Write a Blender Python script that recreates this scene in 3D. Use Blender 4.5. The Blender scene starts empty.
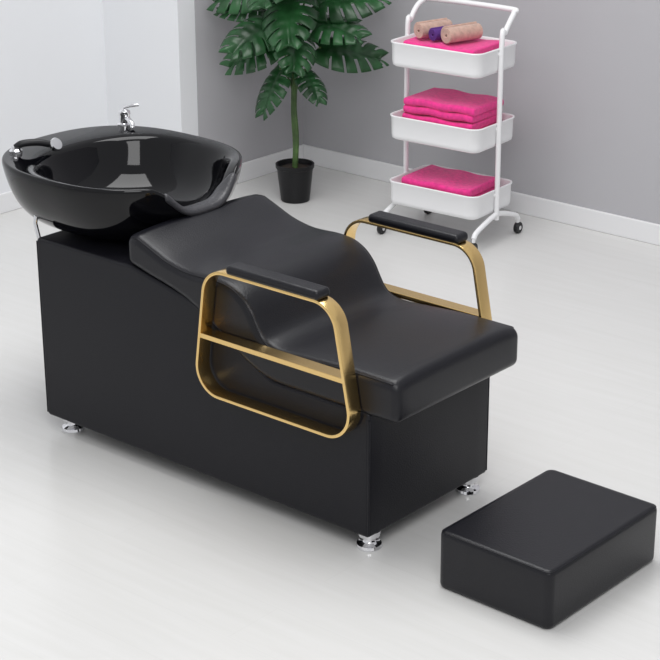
import bpy, bmesh, math, random
from mathutils import Vector, Matrix
random.seed(7)
sc=bpy.context.scene
sc.view_settings.view_transform='Standard'
COL=sc.collection
pi=math.pi

# ---------------- materials ----------------
def mat(name,col,rough=.5,metal=0,spec=.5,bump=0,bscale=200,coat=0,vary=0,vscale=5,sheen=0):
    m=bpy.data.materials.new(name);m.use_nodes=True
    nt=m.node_tree;b=nt.nodes['Principled BSDF']
    b.inputs['Base Color'].default_value=(*col,1);b.inputs['Roughness'].default_value=rough
    b.inputs['Metallic'].default_value=metal;b.inputs['Specular IOR Level'].default_value=spec
    b.inputs['Coat Weight'].default_value=coat
    b.inputs['Sheen Weight'].default_value=sheen
    tc=nt.nodes.new('ShaderNodeTexCoord')
    if bump:
        n=nt.nodes.new('ShaderNodeTexNoise');n.inputs['Scale'].default_value=bscale;n.inputs['Detail'].default_value=4
        bp=nt.nodes.new('ShaderNodeBump');bp.inputs['Strength'].default_value=bump;bp.inputs['Distance'].default_value=.002
        nt.links.new(tc.outputs['Object'],n.inputs['Vector']);nt.links.new(n.outputs['Fac'],bp.inputs['Height']);nt.links.new(bp.outputs['Normal'],b.inputs['Normal'])
    if vary:
        n=nt.nodes.new('ShaderNodeTexNoise');n.inputs['Scale'].default_value=vscale
        r=nt.nodes.new('ShaderNodeValToRGB')
        r.color_ramp.elements[0].position=.3;r.color_ramp.elements[1].position=.7
        r.color_ramp.elements[0].color=(*[c*(1-vary) for c in col],1);r.color_ramp.elements[1].color=(*[min(1,c*(1+vary)) for c in col],1)
        nt.links.new(tc.outputs['Object'],n.inputs['Vector']);nt.links.new(n.outputs['Fac'],r.inputs['Fac']);nt.links.new(r.outputs['Color'],b.inputs['Base Color'])
    return m
M_leather=mat('black_leather',(.006,.006,.009),.33,spec=.36,bump=.4,bscale=240)
M_leather2=mat('black_leather_body',(.007,.007,.010),.42,spec=.25,bump=.35,bscale=240)
M_ceramic=mat('black_ceramic',(.002,.002,.003),.06,spec=.33)
M_gold=mat('brushed_gold',(.86,.60,.25),.20,metal=1,bump=.12,bscale=400)
M_chrome=mat('chrome',(.8,.8,.82),.08,metal=1)
M_rubber=mat('dark_rubber',(.015,.015,.017),.4,spec=.3)
M_gel=mat('neck_gel',(.035,.035,.04),.35,spec=.5,bump=1,bscale=110)
M_white=mat('white_paint_metal',(.84,.84,.85),.35)
M_pink=mat('pink_terry',(.83,.035,.27),.95,bump=1,bscale=500,sheen=.2,vary=.12,vscale=60)
M_beige=mat('beige_terry',(.55,.36,.29),.95,bump=1,bscale=500,sheen=.3,vary=.15,vscale=60)
M_purple=mat('purple_terry',(.10,.03,.22),.95,bump=1,bscale=500)
M_leaf=mat('monstera_leaf',(.016,.075,.022),.34,vary=.5,vscale=9,spec=.45)
M_stem=mat('plant_stem',(.06,.12,.03),.6,vary=.4,vscale=25)
M_pot=mat('black_pot',(.008,.008,.009),.4,spec=.3)
M_soil=mat('soil',(.03,.02,.014),.95,bump=1,bscale=80)
M_wallg=mat('grey_wall_paint',(.455,.45,.47),.75,bump=.08,bscale=90,vary=.02,vscale=1.5)
M_wallw=mat('white_wall_paint',(.78,.79,.81),.75,bump=.08,bscale=90)
M_trim=mat('white_trim',(.80,.80,.81),.4)
M_floor=bpy.data.materials.new('pale_wood_floor');M_floor.use_nodes=True
nt=M_floor.node_tree;b=nt.nodes['Principled BSDF'];b.inputs['Roughness'].default_value=.27
tc=nt.nodes.new('ShaderNodeTexCoord')
mp=nt.nodes.new('ShaderNodeMapping');mp.inputs['Scale'].default_value=(1.6,20,1)
no=nt.nodes.new('ShaderNodeTexNoise');no.inputs['Scale'].default_value=1.6;no.inputs['Detail'].default_value=5;no.inputs['Roughness'].default_value=.55
rp=nt.nodes.new('ShaderNodeValToRGB');rp.color_ramp.elements[0].position=.25;rp.color_ramp.elements[1].position=.75
rp.color_ramp.elements[0].color=(.66,.655,.64,1);rp.color_ramp.elements[1].color=(.695,.69,.68,1)
br=nt.nodes.new('ShaderNodeTexBrick');br.inputs['Scale'].default_value=1;br.inputs['Brick Width'].default_value=1.2;br.inputs['Row Height'].default_value=.18;br.inputs['Mortar Size'].default_value=.0015
br.inputs['Color1'].default_value=(1,1,1,1);br.inputs['Color2'].default_value=(.988,.988,.988,1);br.inputs['Mortar'].default_value=(.965,.965,.965,1)
mx=nt.nodes.new('ShaderNodeMix');mx.data_type='RGBA';mx.blend_type='MULTIPLY';mx.inputs['Factor'].default_value=1
nt.links.new(tc.outputs['Object'],mp.inputs['Vector']);nt.links.new(mp.outputs['Vector'],no.inputs['Vector'])
nt.links.new(no.outputs['Fac'],rp.inputs['Fac']);nt.links.new(tc.outputs['Object'],br.inputs['Vector'])
nt.links.new(rp.outputs['Color'],mx.inputs['A']);nt.links.new(br.outputs['Color'],mx.inputs['B'])
nt.links.new(mx.outputs['Result'],b.inputs['Base Color'])

# ---------------- helpers ----------------
def empty(name,loc=(0,0,0),rot=0):
    e=bpy.data.objects.new(name,None);e.location=loc;e.rotation_euler=(0,0,rot);e.empty_display_size=.1;COL.objects.link(e);return e
def finish(o,parent,world=True):
    if parent is not None:
        o.parent=parent
        if world:
            o.matrix_parent_inverse=(Matrix.Translation(parent.location)@Matrix.Rotation(parent.rotation_euler.z,4,'Z')).inverted()
def mesh(name,vs,fs,m,parent=None,world=True,smooth=True,mods=(),flatbig=False):
    me=bpy.data.meshes.new(name);me.from_pydata([tuple(v) for v in vs],[],fs);me.update()
    bm=bmesh.new();bm.from_mesh(me);bmesh.ops.recalc_face_normals(bm,faces=bm.faces);bm.to_mesh(me);bm.free()
    o=bpy.data.objects.new(name,me);COL.objects.link(o);me.materials.append(m)
    if smooth:
        for p in me.polygons:p.use_smooth=not(flatbig and len(p.vertices)>6)
    finish(o,parent,world);return o
def fillet(pts,rads,n=6):
    out=[];N=len(pts)
    for i in range(N):
        p=Vector(pts[i]);r=rads[i] if isinstance(rads,(list,tuple)) else rads
        if r<=0: out.append(p);continue
        a=(Vector(pts[i-1])-p).normalized();c=(Vector(pts[(i+1)%N])-p).normalized()
        ang=a.angle(c);d=r/math.tan(ang/2)
        d=min(d,(Vector(pts[i-1])-p).length*.49,(Vector(pts[(i+1)%N])-p).length*.49)
        rr=d*math.tan(ang/2)
        cen=p+(a+c).normalized()*(rr/math.sin(ang/2))
        s=p+a*d;e=p+c*d
        v0=s-cen;v1=e-cen
        tot=v0.angle(v1)
        sign=1 if v0.x*v1.y-v0.y*v1.x>0 else -1
        for k in range(n+1):
            t=sign*tot*k/n
            out.append(cen+Vector((v0.x*math.cos(t)-v0.y*math.sin(t),v0.x*math.sin(t)+v0.y*math.cos(t))))
    return out
def offset(poly,d):
    N=len(poly);out=[]
    A=sum(poly[i].x*poly[(i+1)%N].y-poly[(i+1)%N].x*poly[i].y for i in range(N))
    s=1 if A>0 else -1
    for i in range(N):
        p=poly[i];a=p-poly[i-1];c=poly[(i+1)%N]-p
        if a.length<1e-7:a=c
        if c.length<1e-7:c=a
        na=Vector((-a.y,a.x)).normalized()*s;nc=Vector((-c.y,c.x)).normalized()*s
        n=(na+nc)
        if n.length<1e-6:n=na
        n.normalize();k=max(.5,n.dot(na))
        out.append(p+n*(d/k))
    return out
def slab(name,poly,a0,a1,r,m,parent=None,world=True,axis='Y',nr=5,crown=None,nin=10):
    """extrude a 2D outline with rounded rims. axis Y: outline is (x,z); axis Z: outline (x,y)"""
    poly=[Vector(p) for p in poly]
    sl=[(a0,r+.002)]
    for k in range(nr+1):
        t=k/nr*pi/2;sl.append((a0+r*(1-math.cos(t)),r*(1-math.sin(t))))
    mid=[(a0+r+(a1-a0-2*r)*k/nin,0) for k in range(1,nin)]
    end=[(a1-(s[0]-a0),s[1]) for s in reversed(sl)]
    sl=sl+mid+end
    vs=[];fs=[];N=len(poly)
    for a,i in sl:
        for p in offset(poly,i):
            if axis=='Y':
                v=Vector((p.x,a,p.y))
                if crown:v.z+=crown(v)
            else:v=Vector((p.x,p.y,a))
            vs.append(v)
    S=len(sl)
    for j in range(S-1):
        for i in range(N):
            k=(i+1)%N;fs.append((j*N+i,j*N+k,(j+1)*N+k,(j+1)*N+i))
    fs.append(tuple(range(N)));fs.append(tuple((S-1)*N+i for i in range(N)))
    return mesh(name,vs,fs,m,parent,world,flatbig=True)
def tube(name,pts,r,m,parent=None,world=True,cyc=False):
    cu=bpy.data.curves.new(name,'CURVE');cu.dimensions='3D';cu.bevel_depth=r;cu.bevel_resolution=4;cu.use_fill_caps=True
    sp=cu.splines.new('POLY');sp.points.add(len(pts)-1)
    for i,p in enumerate(pts):sp.points[i].co=(*p,1)
    sp.use_cyclic_u=cyc
    o=bpy.data.objects.new(name,cu);COL.objects.link(o)
    dg=bpy.context.evaluated_depsgraph_get();me=bpy.data.meshes.new_from_object(o.evaluated_get(dg))
    bpy.data.objects.remove(o)
    o=bpy.data.objects.new(name,me);COL.objects.link(o)
    me.materials.clear();me.materials.append(m)
    for p in me.polygons:p.use_smooth=True
    finish(o,parent,world);return o
def crom(P,n=6):
    P=[Vector(p) for p in P];Q=[P[0]*2-P[1]]+P+[P[-1]*2-P[-2]];out=[]
    for i in range(1,len(Q)-2):
        for k in range(n):
            t=k/n;a,b_,c,d=Q[i-1],Q[i],Q[i+1],Q[i+2]
            out.append(.5*((2*b_)+(c-a)*t+(2*a-5*b_+4*c-d)*t*t+(3*b_-a-3*c+d)*t**3))
    out.append(P[-1]);return out
def lathe(name,prof,c,m,parent=None,world=True,n=40,axis=None):
    vs=[];fs=[]
    for r,z in prof:
        for k in range(n):
            a=2*pi*k/n;v=Vector((r*math.cos(a),r*math.sin(a),z))
            if axis:v=axis@v
            vs.append(v+Vector(c))
    L=len(prof)
    for j in range(L-1):
        for k in range(n):
            q=(k+1)%n;fs.append((j*n+k,j*n+q,(j+1)*n+q,(j+1)*n+k))
    fs.append(tuple(range(n)));fs.append(tuple((L-1)*n+k for k in range(n)))
    o=mesh(name,vs,fs,m,parent,world)
    md=o.modifiers.new('e','EDGE_SPLIT');md.split_angle=math.radians(40)
    return o
def box(name,x0,x1,y0,y1,z0,z1,m,parent=None,bev=0):
    vs=[(x,y,z) for x in(x0,x1) for y in(y0,y1) for z in(z0,z1)]
    fs=[(0,1,3,2),(4,6,7,5),(0,4,5,1),(2,3,7,6),(0,2,6,4),(1,5,7,3)]
    o=mesh(name,vs,fs,m,parent,smooth=False)
    if bev:
        md=o.modifiers.new('b','BEVEL');md.width=bev;md.segments=3
    return o

# ---------------- room ----------------
XG=-2.66;YR=2.765;YE=2.085;XW=-3.12;HH=2.9
box('floor',-3.5,4.2,-4.5,3.0,-.1,0,M_floor)
box('wall_right',XG-.12,4.2,YR,YR+.12,0,HH,M_wallg)
box('wall_left',XG-.12,XG,YE+.001,YR,0,HH,M_wallg)
box('wall_return',XW,XG-.001,YE-.10,YE,0,HH,M_wallw)
box('wall_far_left',XW-.12,XW,-4.5,YE,0,HH,M_wallw)
bh=.085
box('baseboard_right',XG,4.2,YR-.014,YR,0,bh,M_trim,bev=.004)
box('baseboard_left',XG,XG+.014,YE-.1,YR-.014,0,bh,M_trim,bev=.004)
box('baseboard_return',XW+.014,XG+.014,YE-.114,YE-.1,0,bh,M_trim,bev=.004)
box('baseboard_far_left',XW,XW+.014,-4.5,YE-.1,0,bh,M_trim,bev=.004)

# ---------------- shampoo chair ----------------
L=1.277;W=.532
ch=empty('salon_shampoo_chair',(-.6,W/2,0))
body=fillet([(-L,.05),(0,.05),(0,.412),(-.34,.412),(-.62,.57),(-.87,.622),(-L,.622)],[.012,.012,.012,.08,.08,.02,.014])
slab('body',body,0,W,.010,M_leather2,ch)
top=crom([(.096-.03,.519),(-.03,.519),(-.12,.517),(-.22,.511),(-.30,.507),(-.345,.513),(-.372,.530),(-.392,.560),(-.414,.597),(-.446,.629),(-.49,.650),(-.545,.657),(-.605,.655),(-.66,.656),(-.73,.670),(-.80,.697),(-.845,.714)],6)
poly=[]
def arc(cx,cz,r,a0,a1,n=6):
    return [Vector((cx+r*math.cos(math.radians(a0+(a1-a0)*k/n)),cz+r*math.sin(math.radians(a0+(a1-a0)*k/n)))) for k in range(n+1)]
poly+=arc(.096-.024,.404+.024,.024,-90,0)
poly+=arc(.096-.03,.519-.03,.03,0,85)
i0=len(poly)
poly+=[Vector(p) for p in top[1:]]
i1=len(poly)
poly+=arc(-.858,.687,.026,75,180)
poly+=arc(-.858,.648,.026,180,255)
poly+=[Vector(p) for p in crom([(-.80,.606),(-.72,.588),(-.64,.562),(-.56,.520),(-.48,.470),(-.42,.434),(-.36,.412),(-.30,.405),(-.2,.404),(-.1,.404),(0,.404)],4)]
def crown(v):
    t=(2*v.y/W-1);k=max(0,1-t**4)
    return .010*k*min(1,max(0,(v.z-.46)/.05))
slab('seat_and_back_cushion',poly,-.004,W+.004,.022,M_leather,ch,crown=crown,nin=16)
ip=offset(poly,.0062)
near=[(p.x,.0022,p.y+.0004) for p in ip[i0-2:i1+3]]
far=[(x,W-.0022,z) for x,y,z in near]
tube('top_piping_near',near,.0024,M_leather2,ch)
tube('top_piping_far',far,.0024,M_leather2,ch)
for i,(x,y) in enumerate([(-.003,.003),(-.003,W-.003),(-L+.003,.003)]):
    tube('corner_piping_%d'%(i+1),[(x,y,.06),(x,y,.39 if i<2 else .61)],.0035,M_leather2,ch)
for i,(x,y) in enumerate([(-.035,.045),(-.035,W-.045),(-L+.06,.05),(-L+.06,W-.05)]):
    lathe('foot_%d'%(i+1),[(.034,.0),(.036,.004),(.034,.012),(.020,.017),(.017,.022),(.017,.032),(.030,.036),(.032,.052)],(x,y,0),M_chrome,ch)
def armrest(tag,y0,y1):
    out=fillet([(-.585,.335),(-.005,.335),(-.078,.708),(-.532,.708)],[.080,.080,.080,.080],12)
    inn=offset(out,.009)
    N=len(out);vs=[];fs=[]
    for P,y in((out,y0),(out,y1),(inn,y1),(inn,y0)):
        vs+=[(p.x,y,p.y) for p in P]
    for j in range(4):
        for i in range(N):
            k=(i+1)%N;jj=(j+1)%4;fs.append((j*N+i,j*N+k,jj*N+k,jj*N+i))
    o=mesh('armrest_frame_'+tag,vs,fs,M_gold,ch);o.modifiers.new('b','BEVEL').width=.0015
    o.modifiers['b'].segments=2;md=o.modifiers.new('e','EDGE_SPLIT');md.split_angle=math.radians(35)
    box('armrest_crossbar_'+tag,-.558,-.043,y0+.001,y1-.001,.500,.514,M_gold,ch,bev=.0015)
    pad=fillet([(-.448,.706),(-.124,.706),(-.124,.733),(-.448,.733)],[.010,.010,.014,.014])
    slab('armrest_pad_'+tag,pad,y0-.005,y1+.003,.010,M_leather,ch)
armrest('near',-.053,-.006)
armrest('far',W+.006,W+.053)

# basin
BY=.278
def bowlpt(phi,k):
    cx,ax,ay,z,nw=LO[k]
    n=2.6;c,s=math.cos(phi),math.sin(phi)
    r=(abs(c/ax)**n+abs(s/ay)**n)**(-1/n)
    x=cx+r*c;y=BY+r*s
    if c>0: z-=nw*math.exp(-((y-BY)/.132)**4)
    if k>=5 and k<=10: z+=.006*max(0,-c)**2
    return Vector((x,y,z))
LO=[]
for z,s,nw in[(.623,.32,0),(.623,.47,0),(.628,.62,0),(.652,.79,0),(.702,.905,.01),(.762,.968,.048),(.80,.992,.082),(.818,.998,.09),(.826,.985,.092),(.825,.962,.092)]:
    LO.append((-1.188-.015*(1-s),.348*s,.318*s,z,nw))
for z,s,nw in[(.818,1.02,.085),(.80,.985,.07),(.75,.93,.035),(.70,.83,.01),(.665,.64,0),(.65,.36,0),(.646,.08,0)]:
    LO.append((-1.143,.260*s,.268*s,z,nw))
n=112;vs=[];fs=[]
for k in range(len(LO)):
    for i in range(n):vs.append(bowlpt(2*pi*i/n,k))
for k in range(len(LO)-1):
    for i in range(n):
        q=(i+1)%n;fs.append((k*n+i,k*n+q,(k+1)*n+q,(k+1)*n+i))
fs.append(tuple(range(n)));fs.append(tuple((len(LO)-1)*n+i for i in range(n)))
bo=mesh('wash_basin',vs,fs,M_ceramic,ch)
ss=bo.modifiers.new('s','SUBSURF');ss.levels=1;ss.render_levels=2
vs=[];fs=[];ks=[6,7,8,9,10,11,12,13];m_=24
for k in ks:
    for i in range(m_+1):
        phi=(-.42+.84*i/m_)
        vs.append(bowlpt(phi,k))
for a in range(len(ks)-1):
    for i in range(m_):fs.append((a*(m_+1)+i,a*(m_+1)+i+1,(a+1)*(m_+1)+i+1,(a+1)*(m_+1)+i))
nr=mesh('neck_rest',vs,fs,M_gel,ch)
md=nr.modifiers.new('s','SOLIDIFY');md.thickness=.014;md.offset=0
md=nr.modifiers.new('ss','SUBSURF');md.levels=1;md.render_levels=1
lathe('drain',[(.028,.0),(.030,.004),(.022,.006),(.0,.003)],(-1.143,BY,.647),M_chrome,ch)
fx,fy,fz=-1.447,.535,.824
lathe('faucet_base',[(.026,0),(.026,.008),(.019,.012),(.017,.034),(.019,.038),(.018,.048),(.010,.053),(0.001,.054)],(fx,fy,fz),M_chrome,ch)
tube('faucet_lever',[(fx,fy,fz+.05),(fx-.001,fy,fz+.058),(fx+.016,fy+.012,fz+.064),(fx+.035,fy+.03,fz+.067)],.005,M_chrome,ch)
tube('faucet_spout',[(fx,fy,fz+.024),(fx+.03,fy-.01,fz+.026),(fx+.055,fy-.02,fz+.018),(fx+.058,fy-.022,fz+.008)],.008,M_chrome,ch)
sx,sy,sz=-1.452,.11,.831
lathe('hose_socket',[(.020,0),(.020,.010),(.014,.016),(.014,.022)],(sx-.005,sy-.015,sz-.006),M_chrome,ch)
tube('hand_shower',crom([(sx-.005,sy-.015,sz+.012),(sx+.01,sy,sz+.024),(sx+.035,sy+.04,sz+.024),(sx+.055,sy+.08,sz+.012)],6),.011,M_rubber,ch)
rot=(Matrix.Rotation(math.radians(60),3,'Y'))
lathe('shower_head',[(.012,-.01),(.019,.0),(.021,.012),(.018,.017)],(sx+.055,sy+.085,sz+.008),M_chrome,ch,axis=rot)
tube('basin_support_rod',[(-L+.006,.012,.60),(-L-.012,.012,.66),(-L-.012,.03,.74)],.0065,M_chrome,ch)

# ---------------- footstool ----------------
st=empty('footstool',(.238,-.015,0),-.0142)
pl=fillet([(0,0),(.349,0),(.349,.495),(0,.495)],.022,6)
slab('upholstered_block',pl,0.0,.163,.014,M_leather,st,world=False,axis='Z',nin=6)
ip=offset([Vector(p) for p in pl],.004)
tube('top_seam',[(p.x,p.y,.158) for p in ip],.0022,M_leather2,st,world=False,cyc=True)

# ---------------- trolley ----------------
TX,TY,TR=-1.50,2.345,.06
tr=empty('utility_cart',(TX,TY,0),TR)
LX,LY=.212,.148
def rrect(ax,ay,r):return fillet([(-ax,-ay),(ax,-ay),(ax,ay),(-ax,ay)],r,6)
def tray(nm,z0,h=.096):
    loops=[]
    for ins,z,r in[(.014,z0,.03),(.005,z0+.006,.036),(.002,z0+.02,.04),(0,z0+h-.006,.042),(-.004,z0+h-.001,.044),(-.003,z0+h+.003,.043),(.002,z0+h+.003,.040),(.005,z0+h-.002,.038),(.007,z0+.012,.034),(.016,z0+.006,.03)]:
        loops.append([(p.x,p.y,z) for p in rrect(LX-ins,LY-ins,r)])
    N=len(loops[0]);vs=[v for l in loops for v in l];fs=[]
    for j in range(len(loops)-1):
        for i in range(N):
            k=(i+1)%N;fs.append((j*N+i,j*N+k,(j+1)*N+k,(j+1)*N+i))
    fs.append(tuple(range(N)));fs.append(tuple((len(loops)-1)*N+i for i in range(N)))
    mesh(nm,vs,fs,M_white,tr,world=False,flatbig=True)
TZ=[.125,.395,.690]
for i,z in enumerate(TZ):tray('tray_%d'%(i+1),z)
px=LX+.008
path=[(-px,0,.10),(-px,0,.79),(-px,.02,.845),(-px,.06,.890),(-px+.008,.095,.912),(-px+.04,.11,.920),(px-.04,.11,.920),(px-.008,.095,.912),(px,.06,.890),(px,.02,.845),(px,0,.79),(px,0,.10)]
tube('handle_frame',crom(path,6),.0105,M_white,tr,world=False)
for s,nm in((-1,'left'),(1,'right')):
    tube('leg_'+nm,crom([(s*px,-.165,.062),(s*px,-.14,.085),(s*px,-.03,.118),(s*px,.03,.118),(s*px,.14,.085),(s*px,.165,.062)],5),.0105,M_white,tr,world=False)
    for z,q in zip(TZ,(1,2,3)):
        tube('bracket_%s_%d'%(nm,q),[(s*(LX-.003),0,z+.075),(s*px,0,z+.075)],.013,M_white,tr,world=False)
    for t in(-1,1):
        lathe('caster_%s_%d'%(nm,(t+3)//2),[(.008,-.009),(.022,-.009),(.024,-.006),(.024,.006),(.022,.009),(.008,.009)],(s*px,t*.168,.024),M_rubber,tr,world=False,axis=Matrix.Rotation(pi/2,3,'Y'),n=24)
        lathe('caster_hub_%s_%d'%(nm,(t+3)//2),[(.009,-.011),(.009,.011)],(s*px,t*.168,.024),M_chrome,tr,world=False,axis=Matrix.Rotation(pi/2,3,'Y'),n=16)
        tube('caster_fork_%s_%d'%(nm,(t+3)//2),[(s*px,t*.163,.066),(s*px,t*.165,.046)],.007,M_white,tr,world=False)
def towel(nm,x0,x1,y0,y1,z0,layers,th,m):
    e=empty(nm,(TX,TY,0),TR)
    for i in range(layers):
        j=lambda:random.uniform(-.004,.004)
        pl=[(y0+j(),z0+i*th),(y1+j(),z0+i*th),(y1+j(),z0+(i+1)*th-.001),(y0+j(),z0+(i+1)*th-.001)]
        pp=fillet(pl,th*.42,6)
        pp=[Vector(p) for p in pp]
        o=slab('fold_%d'%(i+1),pp,x0+j(),x1+j(),min(.006,th*.3),m,None,nin=14,nr=3)
        for v in o.data.vertices:
            a,b_,c=v.co
            v.co=(b_,a,c+.003*(1+math.sin(b_*38+i))+.002*(1+math.sin(a*50+i*2)))
        o.parent=e
        bm=bmesh.new();bm.from_mesh(o.data);bmesh.ops.recalc_face_normals(bm,faces=bm.faces);bm.to_mesh(o.data);bm.free()
    return e
towel('pink_towel',-.165,.160,-.115,.112,TZ[0]+.0065,3,.034,M_pink)
towel('pink_towel',-.160,.168,-.115,.112,TZ[1]+.0065,5,.032,M_pink)
towel('pink_towel',-.165,.165,-.115,.112,TZ[2]+.0065,3,.030,M_pink)
def roll(nm,x,y,z,R,Ln,az,m):
    e=empty(nm,(TX,TY,0),TR)
    turns=3.2;N=90;th=.0085
    prof=[]
    for i in range(N+1):
        t=i/N;a=2*pi*turns*t;r=.006+(R-.006-th/2)*t
        prof.append((r,a))
    vs=[];fs=[]
    ux,uy=math.cos(az),math.sin(az)
    S=[-Ln/2,-Ln/2+.004,-Ln/4,0,Ln/4,Ln/2-.004,Ln/2]
    for s in S:
        for r,a in prof:
            h=r*math.cos(a);v=r*math.sin(a)
            vs.append((x+s*ux-h*uy,y+s*uy+h*ux,z+v))
    P=len(prof)
    for j in range(len(S)-1):
        for i in range(P-1):fs.append((j*P+i,j*P+i+1,(j+1)*P+i+1,(j+1)*P+i))
    o=mesh('rolled_cloth',vs,fs,m,e,world=False)
    md=o.modifiers.new('s','SOLIDIFY');md.thickness=th;md.offset=0
    md=o.modifiers.new('b','BEVEL');md.width=.002
    return e
zt=TZ[2]+.0065+.090+.009
roll('rolled_towel',-.095,.0,zt+.033,.034,.15,math.radians(72),M_beige)
roll('rolled_towel',.045,-.01,zt+.034,.036,.16,math.radians(72),M_beige)
roll('rolled_towel',-.026,-.005,zt+.026,.027,.15,math.radians(72),M_purple)

# ---------------- plant ----------------
PX,PY=-2.29,2.29
pt=empty('potted_monstera',(PX,PY,0))
lathe('pot',[(.058,0),(.062,.003),(.078,.145),(.083,.147),(.083,.163),(.076,.163),(.073,.145)],(0,0,0),M_pot,pt,world=False)
lathe('soil',[(.074,.14),(.05,.148),(.001,.15)],(0,0,0),M_soil,pt,world=False)
stem=crom([(0,0,.13),(.006,.0,.25),(-.006,.004,.38),(.004,-.004,.50),(0,0,.60)],6)
tube('stem',stem,.013,M_stem,pt,world=False)
tube('stem_branch',crom([(.012,-.01,.14),(.024,-.012,.28),(.014,-.014,.42),(.02,-.02,.56)],6),.009,M_stem,pt,world=False)
def leaf(idx,az,h0,r1,h1,Lf,tilt,roll_=0,wid=.48):
    a=math.radians(az);d=Vector((math.cos(a),math.sin(a),0))
    base=d*r1+Vector((0,0,h1))
    st=Vector((0,0,h0))
    tube('petiole_%d'%idx,crom([st,st+d*r1*.35+Vector((0,0,(h1-h0)*.6)),base*.97+Vector((0,0,.02)),base],6),.0045,M_stem,pt,world=False)
    t=math.radians(tilt)
    fx=(d*math.cos(t)+Vector((0,0,math.sin(t)))).normalized()
    side=Vector((0,0,1)).cross(d).normalized()
    up=fx.cross(side)
    rm=Matrix.Rotation(math.radians(roll_),3,fx);side=rm@side;up=rm@up
    NU=72;NV=8;vs=[];idxm={};fs=[]
    def w(u):
        return Lf*wid*(max(0,math.sin(pi*min(1,(u*.93+.07)))**.62))*(1-.42*u)*1.12
    for s in(-1,1):
        idxm[s]=[]
        for i in range(NU+1):
            u=i/NU
            row=[]
            for j in range(NV+1):
                v=j/NV
                sw=(.26*u-.16*(1-u)**3)*v*Lf*1.1
                ww=w(u)
                ul=u*Lf+sw*(1 if u<.9 else (1-u)*10)
                lat=ww*v
                z=-.34*(u*u)*Lf-.34*(v**2)*ww+.06*Lf*math.sin(v*2.5)
                z+=.008*math.cos(u*7*2*pi)*v*(1-v)
                p=base+fx*ul+side*(s*lat)+up*z
                row.append(len(vs));vs.append(p)
            idxm[s].append(row)
        for i in range(NU):
            uc=(i+.5)/NU
            ph=(uc-.15)*6.2+(.25 if s>0 else 0)
            fr=ph-math.floor(ph)
            wc=.13+.09*((math.floor(ph)*7+idx*3+(s>0))%3)/2
            for j in range(NV):
                incut=uc>.15 and uc<.92 and j>=3+((math.floor(ph)+idx)%2) and abs(fr-.3)<wc/2*(.5+.9*(j/NV))
                if incut: continue
                r=idxm[s]
                fs.append((r[i][j],r[i+1][j],r[i+1][j+1],r[i][j+1]))
    o=mesh('leaf_%d'%idx,vs,fs,M_leaf,pt,world=False)
    bm=bmesh.new();bm.from_mesh(o.data);bmesh.ops.remove_doubles(bm,verts=bm.verts,dist=.0004)
    loose=[v for v in bm.verts if not v.link_faces];bmesh.ops.delete(bm,geom=loose,context='VERTS');bm.to_mesh(o.data);bm.free()
    md=o.modifiers.new('s','SOLIDIFY');md.thickness=.0012
    return o
leaves=[ # az, h0, r1, h1, len, tilt, roll
 (222,.50,.08,.93,.25,-5,-35),
 (238,.45,.07,.70,.22,-14,-30),
 (40,.50,.11,.66,.25,2,30),
 (30,.55,.10,.85,.26,18,35),
 (-55,.52,.06,.90,.27,-20,10),
 (-100,.45,.07,.58,.19,-45,0),
 (120,.55,.05,.98,.25,25,0),
 (5,.50,.09,.78,.23,5,20),
 (262,.50,.08,.80,.25,-12,-20),
 (78,.52,.08,.76,.22,10,0),
 (-15,.42,.08,.58,.15,-30,0),
 (200,.55,.06,1.02,.24,15,0),
 (-30,.55,.06,1.02,.26,10,0),
 (50,.55,.10,.98,.26,25,20),
 (170,.50,.05,.84,.22,10,0),
 (285,.50,.06,.98,.25,-5,10),
 (315,.50,.09,.76,.22,-20,-15),
 (215,.52,.12,.82,.18,10,-20),
]
for i,l in enumerate(leaves):leaf(i+1,*l)

# ---------------- lights ----------------
w=bpy.data.worlds.new('World');sc.world=w;w.use_nodes=True
w.node_tree.nodes['Background'].inputs[0].default_value=(.97,.98,1,1);w.node_tree.nodes['Background'].inputs[1].default_value=.62
def area(name,loc,tgt,size,e,col=(1,1,1)):
    l=bpy.data.lights.new(name,'AREA');l.energy=e;l.size=size;l.color=col
    o=bpy.data.objects.new(name,l);o.location=loc;COL.objects.link(o)
    o.rotation_euler=(Vector(tgt)-Vector(loc)).to_track_quat('-Z','Y').to_euler();return o
area('softbox_ceiling',(-.9,.5,3.6),(-.7,.3,0),2.2,85)
area('softbox_front',(1.6,-1.9,3.0),(-.4,.4,.2),1.7,48)
# ---------------- camera ----------------
cd=bpy.data.cameras.new('camera');cam=bpy.data.objects.new('camera',cd);COL.objects.link(cam);sc.camera=cam
cd.sensor_width=36;cd.lens=1820.9/660*36
pitch,roll_c,yaw=.3682,-.004,.709
F=Vector((-math.sin(yaw)*math.cos(pitch),math.cos(yaw)*math.cos(pitch),-math.sin(pitch)))
R=Vector((math.cos(yaw),math.sin(yaw),0));U=R.cross(F)
c,s=math.cos(roll_c),math.sin(roll_c)
R2=R*c+U*s;U2=U*c-R*s
m=Matrix((R2,U2,-F)).transposed().to_4x4();m.translation=Vector((2.7181,-3.3224,2.3));cam.matrix_world=m
